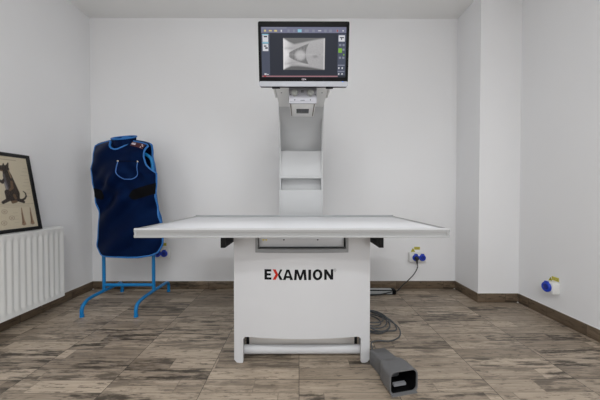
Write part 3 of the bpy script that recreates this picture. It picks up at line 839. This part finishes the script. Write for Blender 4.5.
def a_front(u, v):
    x, z = a_xz(u, v)
    k = (u - .5) * 2
    y = AY - .050 * (1 - k * k) - .018 * math.exp(-((z - 1.12) / .16) ** 2) * (1 - k * k)
    y -= .020 * max(0, (.75 - z)) * 1.2
    y += .060 * max(0, (z - 1.27) / .11) ** 1.5
    # soft folds
    y -= .015 * math.sin(x * 26 + z * 9) * math.exp(-((z - .98) / .14) ** 2)
    y -= .012 * math.sin(x * 17 - z * 22 + 1.2) * (1 - abs(k) ** 4)
    y -= .014 * math.sin((x + 1.5) * 30 + (z - .9) * -24) * math.exp(-((z - .86) / .12) ** 2)
    y -= .016 * math.sin((x + 1.3) * 34 + (z - 1.1) * 30) * math.exp(-((z - 1.10) / .13) ** 2 - ((x + 1.33) / .14) ** 2)
    y -= .015 * math.sin((x + 1.6) * 40 - (z - 1.0) * 34) * math.exp(-((z - 1.02) / .10) ** 2 - ((x + 1.56) / .12) ** 2)
    return Vector((x, y, z))
XRb = [(.40, -1.165), (.494, -1.152), (.545, -1.142), (.695, -1.156), (.762, -1.181), (.913, -1.198), (1.114, -1.198), (1.25, -1.222), (1.35, -1.214), (1.5, -1.214)]
def a_back(u, v):
    x, z = a_xz(u, v)
    xl = lerp_tab(z, XLt) + .05 * min(1, max(0, (z - 1.15) / .12)); x = xl + (lerp_tab(z, XRb) - xl) * u
    k = (u - .5) * 2
    zz = .47 + (z - .42) * (1.40 - .47) / (1.385 - .42)
    y = SYM + .055 + .030 * (1 - k * k) - .045 * max(0, (z - 1.27) / .11) ** 1.5
    return Vector((x * 1.040 - .012 * u, y, zz))
def sheet(fn, nu, nv, th, dirn):
    bm = bmesh.new(); add_quadgrid(bm, fn, nu, nv)
    r = bmesh.ops.extrude_face_region(bm, geom=list(bm.faces))
    bmesh.ops.translate(bm, verts=[v for v in r['geom'] if isinstance(v, bmesh.types.BMVert)], vec=(0, th * dirn, 0))
    return bm
obj('front_panel', sheet(a_front, 48, 64, .012, 1), M['navy'], apron, angle=70)
obj('back_panel', sheet(a_back, 32, 40, .012, 1), M['navy'], apron, angle=70)
def outline(fn, dy=0.0, n=40):
    P = [fn(0, v) for v in np.linspace(0, 1, n)] + [fn(u, 1) for u in np.linspace(0, 1, 60)][1:] + [fn(1, v) for v in np.linspace(1, 0, n)][1:] + [fn(u, 0) for u in np.linspace(1, 0, 40)][1:-1]
    return [p + Vector((0, dy, 0)) for p in P]
obj('binding', tube(outline(a_front, .006), .0085, 8, closed=True), M['pipe'], apron, angle=70)
obj('back_binding', tube(outline(a_back, .006), .0095, 8, closed=True), M['pipe'], apron, angle=70)
# shoulders bridging front and back
for u0, u1 in ((.02, .30), (.71, .985)):
    def sh(a, b, u0=u0, u1=u1):
        u = u0 + (u1 - u0) * a; p = a_front(u, .995); q = a_back(u, .995)
        t = b; m_ = p.lerp(q, t); m_.z += .016 * math.sin(PI * t); return m_
    bm = bmesh.new(); add_quadgrid(bm, sh, 10, 8)
    r = bmesh.ops.extrude_face_region(bm, geom=list(bm.faces))
    bmesh.ops.translate(bm, verts=[v for v in r['geom'] if isinstance(v, bmesh.types.BMVert)], vec=(0, 0, -.008))
    obj('shoulder', bm, M['navy'], apron, angle=70)
def on_front(x, z, off):
    """point on the front panel nearest to a given x,z"""
    xl, xr_ = lerp_tab(z, XLt), lerp_tab(z, XRt); u = (x - xl) / (xr_ - xl)
    zb_, zt_ = lerp_tab(u, ZBt), lerp_tab(u, ZTt); p = a_front(u, (z - zb_) / (zt_ - zb_)); return Vector((x, p.y - off, z))
# pocket with U-shaped stitching and two rivets
def patch(name, poly_fn, nu, nv, m, off, parent, th=.003):
    bm = bmesh.new(); add_quadgrid(bm, lambda a, b: on_front(*poly_fn(a, b), off), nu, nv)
    r = bmesh.ops.extrude_face_region(bm, geom=list(bm.faces))
    bmesh.ops.translate(bm, verts=[v for v in r['geom'] if isinstance(v, bmesh.types.BMVert)], vec=(0, th, 0))
    return obj(name, bm, m, parent, angle=60)
PKX0, PKX1, PKZT, PKZB = -1.468, -1.325, 1.205, 1.055
def pk(a, b):
    z = PKZB + (PKZT - PKZB) * b
    h = .0715; low = PKZB + h
    wd = h if z >= low else math.sqrt(max(0.0, h * h - (low - z) ** 2)) + .002
    return (.5 * (PKX0 + PKX1) + (a * 2 - 1) * wd, z)
pocket = patch('pocket', pk, 10, 14, M['navy'], .004, apron)
upts = [on_front(*pk(0, b), .0055) for b in np.linspace(1, .03, 22)] + [on_front(*pk(1, b), .0055) for b in np.linspace(.03, 1, 22)]
obj('pocket_binding', tube(upts, .0035, 6), M['stitch'], pocket)
obj('pocket_edge', tube([on_front(x, PKZT, .0055) for x in np.linspace(PKX0, PKX1, 10)], .0025, 6), M['velcro'], pocket)
for x in (PKX0, PKX1):
    p = on_front(x, PKZT, .006)
    obj('rivet', lathe([(.001, 0), (.0065, 0), (.0065, .003), (.001, .005)], frame_m(p, (1, 0, 0), (0, 0, 1), (0, -1, 0)), seg=12), M['button'], pocket)
# black hook-and-loop straps on both sides
def strapL(a, b):
    x = -1.706 + .095 * a; zc = .952 - .028 * a; h = .036 + .004 * a
    if a > .72: h *= math.sqrt(max(.02, 1 - ((a - .72) / .28) ** 2))
    return (x, zc + (b - .5) * 2 * h)
def strapR(a, b):
    x = -1.192 - .192 * a; zc = .985 - .062 * a; h = .046 - .006 * a
    if a > .82: h *= math.sqrt(max(.02, 1 - ((a - .82) / .18) ** 2))
    return (x, zc + (b - .5) * 2 * h)
patch('side_strap', strapL, 12, 6, M['velcro'], .006, apron, .004)
patch('side_strap', strapR, 14, 6, M['velcro'], .006, apron, .004)
# neck: back collar with bright binding loop
ncx, ncy = -1.488, SYM - .005
def col_pt(a, h):
    ca, sa = math.cos(a), math.sin(a)
    return Vector((ncx + .098 * ca, ncy - .070 * sa, 1.404 + h + .006 * ca - .026 * sa))
bm = bmesh.new()
add_quadgrid(bm, lambda u, v: col_pt(2 * PI * u, -.055 + .067 * v), 40, 5)
r = bmesh.ops.extrude_face_region(bm, geom=list(bm.faces))
for v in [v for v in r['geom'] if isinstance(v, bmesh.types.BMVert)]:
    d = Vector((v.co.x - ncx, v.co.y - ncy, 0)); v.co -= d.normalized() * .007
bmesh.ops.remove_doubles(bm, verts=bm.verts, dist=1e-4)
collar = obj('collar', bm, M['navy'], apron, angle=60)
obj('collar_binding', tube([col_pt(2 * PI * k / 48, .014) for k in range(48)], .0075, 8, closed=True), M['pipe'], collar)
obj('collar_loop', tube(catmull([(ncx - .015, ncy - .02, 1.395), (ncx + .000, ncy - .01, 1.415), (ncx + .045, ncy + .01, 1.422), (ncx + .078, ncy + .02, 1.408), (ncx + .088, ncy + .02, 1.385)], 6), .007, 8), M['pipe'], collar)
# printed label strip on the right shoulder
def lab(a, b):
    u = .715 + .25 * a; zt_ = lerp_tab(u, ZTt); return u, zt_ - .040 * (1 - b) - .003
bm = bmesh.new()
def labp(a, b, off=.004):
    u, z = lab(a, b); zb_, zt_ = lerp_tab(u, ZBt), lerp_tab(u, ZTt); p = a_front(u, (z - zb_) / (zt_ - zb_)); p.y -= off; return p
add_quadgrid(bm, labp, 8, 3)
r = bmesh.ops.extrude_face_region(bm, geom=list(bm.faces)); bmesh.ops.translate(bm, verts=[v for v in r['geom'] if isinstance(v, bmesh.types.BMVert)], vec=(0, .003, 0))
sl_ = obj('shoulder_label', bm, M['maroon'], apron, angle=60)
for qa0, qa1, qb0, qb1 in ((.02, .30, .35, .62), (.05, .28, .70, .78), (.72, .80, .62, .82), (.84, .92, .45, .65), (.76, .83, .12, .32)):
    bm = bmesh.new()
    add_quadgrid(bm, lambda a, b: labp(qa0 + (qa1 - qa0) * a, qb0 + (qb1 - qb0) * b, .0052), 3, 2)
    obj('label_print', bm, M['labelw'], sl_)
bm = bmesh.new()                               # inner neck label
add_quadgrid(bm, lambda a, b: Vector((ncx - .02 + .085 * a, ncy + .054 - .010 * math.sin(PI * a) - .0, 1.335 + .022 * b + .012 * a)), 6, 2)
r = bmesh.ops.extrude_face_region(bm, geom=list(bm.faces)); bmesh.ops.translate(bm, verts=[v for v in r['geom'] if isinstance(v, bmesh.types.BMVert)], vec=(0, .002, 0))
obj('neck_label', bm, M['labelw'], collar)

# ------------------------------------------------------------------ wall sockets, stickers
def socket_pair(loc, label, first_open):
    x, z = loc
    s = thing('double_socket', label, 'socket', (x, YB, z))
    W_, D_, H_ = .080, .046, .044
    obj('back_box', box(x - W_, x + W_, YB - D_, YB, z - H_, z + H_, bev=.006), M['sock'], s)
    for i, dx in enumerate((-.026, .038)):
        mx = frame_m((x + dx, YB - D_, z), (1, 0, 0), (0, 0, 1), (0, -1, 0))
        lid = obj('lid', lathe([(.001, -.001), (.030, -.001), (.0315, .004), (.0315, .014), (.029, .018), (.023, .019), (.021, .015), (.001, .015)], mx, seg=32), M['blue'], s)
        obj('lid_tab', prism(rrect(x + dx - .014, x + dx + .014, z + .022, z + .039, .005), lambda u, v, t: Vector((u, t, v)), YB - D_ - .018, YB - D_ - .002), M['blue'], s)
        bmw = bmesh.new(); add_lathe(bmw, [(.001, .0145), (.019, .0145), (.017, .0165), (.001, .0165)], mx, seg=24); 
        obj('socket_well', bmw, M['blue2'], lid)
    return s
socket_pair((1.163, .319), 'white double socket with blue lids and a black plug, right of the table', True)
socket_pair((-1.346, .360), 'white double socket with blue lids, half hidden behind the navy apron', False)
rs = thing('single_socket', 'white box socket with one blue lid on the right wall', 'socket', (XR, 2.05, .245))
obj('back_box', box(XR - .055, XR, 2.024, 2.102, .203, .286, bev=.005), M['sock'], rs)
mx = frame_m((XR - .055, 2.068, .247), (0, 1, 0), (0, 0, 1), (-1, 0, 0))
lid = obj('lid', lathe([(.001, -.001), (.035, -.001), (.037, .003), (.037, .012), (.033, .017), (.024, .018), (.022, .014), (.001, .014)], mx, seg=32), M['blue'], rs)
obj('socket_well', lathe([(.001, .0135), (.021, .0135), (.019, .0165), (.001, .0165)], mx, seg=24), M['blue2'], lid)
obj('lid_tab', prism(rrect(2.054, 2.082, .270, .290, .005), lambda u, v, t: Vector((t, u, v)), XR - .068, XR - .056), M['blue'], rs)

def sticker(o, X, label, loc):
    """hazard triangle beside a small text strip, stuck flat on a wall; X runs along the wall, Z up"""
    Xv = Vector(X); Nv = Vector((X[1], -X[0], 0)) if False else Xv.cross(Vector((0, 0, 1)))
    fn = lambda u, v, t: Vector(o) + Xv * u + Vector((0, 0, v)) + Nv * t
    s = thing('warning_sticker', label, 'sticker', loc, None)
    obj('hazard_triangle', prism([(0, 0), (.046, 0), (.023, .040)], fn, .0002, .0008), M['yellow'], s)
    bm = bmesh.new()
    for p in ([(.006, .0035), (.040, .0035), (.037, .006), (.009, .006)], [(.006, .0035), (.009, .006), (.023, .031), (.023, .036)], [(.040, .0035), (.023, .036), (.023, .031), (.037, .006)],
              [(.024, .026), (.019, .016), (.023, .016), (.021, .008), (.028, .018), (.0235, .018)]):
        add_prism(bm, p, fn, .0008, .0010)
    obj('bolt_symbol', bm, M['ink'], s)
    obj('text_strip', prism([(.034, .022), (.092, .022), (.092, .050), (.034, .050)], fn, .0009, .0014), M['yellow'], s)
    bm = bmesh.new()
    for k in range(2):
        for q in range(5):
            add_prism(bm, [(.040 + q * .0098, .028 + k * .010), (.047 + q * .0098, .028 + k * .010), (.047 + q * .0098, .0325 + k * .010), (.040 + q * .0098, .0325 + k * .010)], fn, .0014, .0016)
    obj('faint_print', bm, M['slot'], s)
sticker((1.107, YB, .366), (1, 0, 0), 'yellow hazard sticker above the socket with the black plug', (1.15, YB, .366))
sticker((-1.403, YB, .406), (1, 0, 0), 'yellow hazard sticker beside the hem of the navy apron', (-1.37, YB, .42))
sticker((XR, 2.126, .270), (0, -1, 0), 'yellow hazard sticker above the single socket on the right wall', (XR, 2.10, .297))

# plug and lead from the socket to the power strip
pc = thing('power_cable', 'black plug and lead running from the wall socket down to the power strip', 'cable', (1.129, YB - .08, .32))
yq = YB - .065
mx = frame_m((1.137, yq, .317), (1, 0, 0), (0, 0, 1), (0, -1, 0))
bm = lathe([(.001, 0), (.019, 0), (.019, .012), (.016, .024), (.001, .026)], mx, seg=20)
add_tube(bm, [(1.137, yq - .014, .310), (1.138, yq - .016, .286), (1.138, yq - .018, .266)], [.011, .009, .006], 10)
obj('plug', bm, M['cable'], pc)
obj('cord', tube(catmull([(1.138, yq - .018, .272), (1.136, yq - .03, .235), (1.10, yq - .04, .175), (1.04, yq - .045, .115), (.985, yq - .045, .065), (.945, yq - .06, .030), (.925, yq - .075, .024), (.899, yq - .079, .024)], 8), .0048, 8), M['cable'], pc)
# power strip
ps = thing('power_strip', 'black power strip with a pale face lying by the back skirting', 'power strip', (.75, 2.62, 0))
obj('housing', box(.56, .90, 2.590, 2.652, 0, .044, bev=.006), M['black'], ps)
obj('face_plate', prism([(.575, .008), (.868, .008), (.868, .036), (.575, .036)], lambda u, v, t: Vector((u, t, v)), 2.5885, 2.5905), M['strip'], ps)
obj('top_plate', box(.575, .868, 2.598, 2.645, .0435, .0455), M['strip'], ps)
obj('end_cap', box(.868, .905, 2.586, 2.656, 0, .047, bev=.008), M['black'], ps)
lead = tag(obj('device_lead', tube(catmull([(.36, 2.56, .006), (.50, 2.555, .006), (.60, 2.560, .006), (.72, 2.566, .008), (.80, 2.576, .018), (.84, 2.582, .026), (.862, 2.5835, .03)], 8), .005, 8), M['cable']),
           'black lead running along the front of the power strip', 'cable')

# ------------------------------------------------------------------ coil of grey cable
rnd = random.Random(8)
pts = []
pts += [(.43, 2.30, .006), (.47, 2.25, .006), (.56, 2.20, .006)]
nl = 6
for k in range(nl * 12):
    a = math.radians(62 - k * 30); lp = k / 12
    if k < 4: rx, ry, cx, cy = .155, .20, .525, 1.985
    else: rx, ry, cx, cy = .098 + .018 * math.sin(lp * 2.3), .135 + .035 * math.sin(lp * 1.7 + 1), .520 + .02 * math.sin(lp * 1.9), 2.00 + .03 * math.cos(lp * 2.1)
    pts.append((cx + rx * math.cos(a), cy + ry * math.sin(a), .0065 + .0085 * (k / 12) + .004 * math.sin(k * .9)))
lx, ly, lz = pts[-1]
pts += [(.60, 2.0, .056), (.675, 1.90, .030), (.660, 1.815, .008), (.58, 1.755, .006), (.505, 1.760, .006), (.455, 1.735, .007), (.440, 1.67, .008), (.436, 1.60, .012), (.434, 1.556, .030), (.4335, 1.5365, .033)]
tag(obj('coiled_cable', tube(catmull(pts, 6), .0043, 8), M['gcable'], angle=70), 'grey cable coiled on the floor beside the white pedestal', 'cable')

# ------------------------------------------------------------------ foot switch
ax = Vector((.490 - .434, 1.285 - 1.53, 0)).normalized()      # rear -> mouth
sd = Vector((-ax.y, ax.x, 0)) * 1.0                             # to the right of the picture
if sd.x < 0: sd = -sd
org = Vector((.434, 1.532, 0))
fs = thing('foot_switch', 'dark grey hooded foot switch on the floor in front of the table', 'foot switch', tuple(org))
fp = lambda s, l, z: org + sd * s + ax * l + Vector((0, 0, z))
# rear block: tapering solid
def loft(secs, n=6, cap=True, bm=None):
    bm = bm or bmesh.new(); R = []
    for l, poly in secs: R.append([bm.verts.new(fp(s, l, z)) for s, z in poly])
    for A, B in zip(R, R[1:]):
        m_ = len(A)
        for k in range(m_): bm.faces.new((A[k], A[(k + 1) % m_], B[(k + 1) % m_], B[k]))
    if cap: bm.faces.new(R[0][::-1]); bm.faces.new(R[-1])
    return bm
rear = loft([(.0, rrect(-.044, .044, .002, .078, .008)), (.003, rrect(-.0465, .0465, .0, .082, .008)), (.10, rrect(-.047, .047, .0, .094, .009)), (.135, rrect(-.047, .047, .0, .096, .009))])
obj('rear_housing', rear, M['pedalgrey'], fs, angle=50)
# hood: hollow shell with flared mouth
outer_s = [(.125, rrect(-.049, .049, .0, .098, .010)), (.140, rrect(-.062, .062, .0, .106, .020)), (.175, rrect(-.070, .070, .0, .112, .026)), (.250, rrect(-.073, .073, .0, .114, .028))]
hood = loft(outer_s + [(.250, rrect(-.0675, .0675, .008, .1085, .024)), (.243, rrect(-.0672, .0672, .008, .108, .024))], cap=False)
obj('hood', hood, M['pedalgrey'], fs, angle=50)
shade_bm = loft([(.242, rrect(-.0672, .0672, .008, .108, .024)), (.16, rrect(-.064, .064, .007, .102, .022)), (.130, rrect(-.044, .044, .008, .088, .010))], cap=False)  # black inner shell: shade of the hood's mouth put into its colour
bmesh.ops.contextual_create(shade_bm, geom=[e for e in shade_bm.edges if e.is_boundary and abs((sum((v.co for v in e.verts), Vector()) / 2 - org).dot(ax) - .130) < .004])
obj('hood_mouth_shade', shade_bm, M['black'], fs, angle=50)
bm = loft([(.244, rrect(-.066, .066, .004, .0095, .002)), (.257, rrect(-.067, .067, .0, .006, .002))])
obj('front_lip', bm, M['pedalgrey'], fs)
bm = bmesh.new()
loft([(.203, rrect(-.032, .034, .019, .031, .004)), (.216, rrect(-.032, .034, .017, .029, .004))], bm=bm)
obj('treadle', bm, M['pedalsilver'], fs)
obj('seam_band', loft([(.118, rrect(-.0485, .0485, -.0, .0975, .010)), (.126, rrect(-.0485, .0485, -.0, .0985, .010))]), M['pedalgrey'], fs)
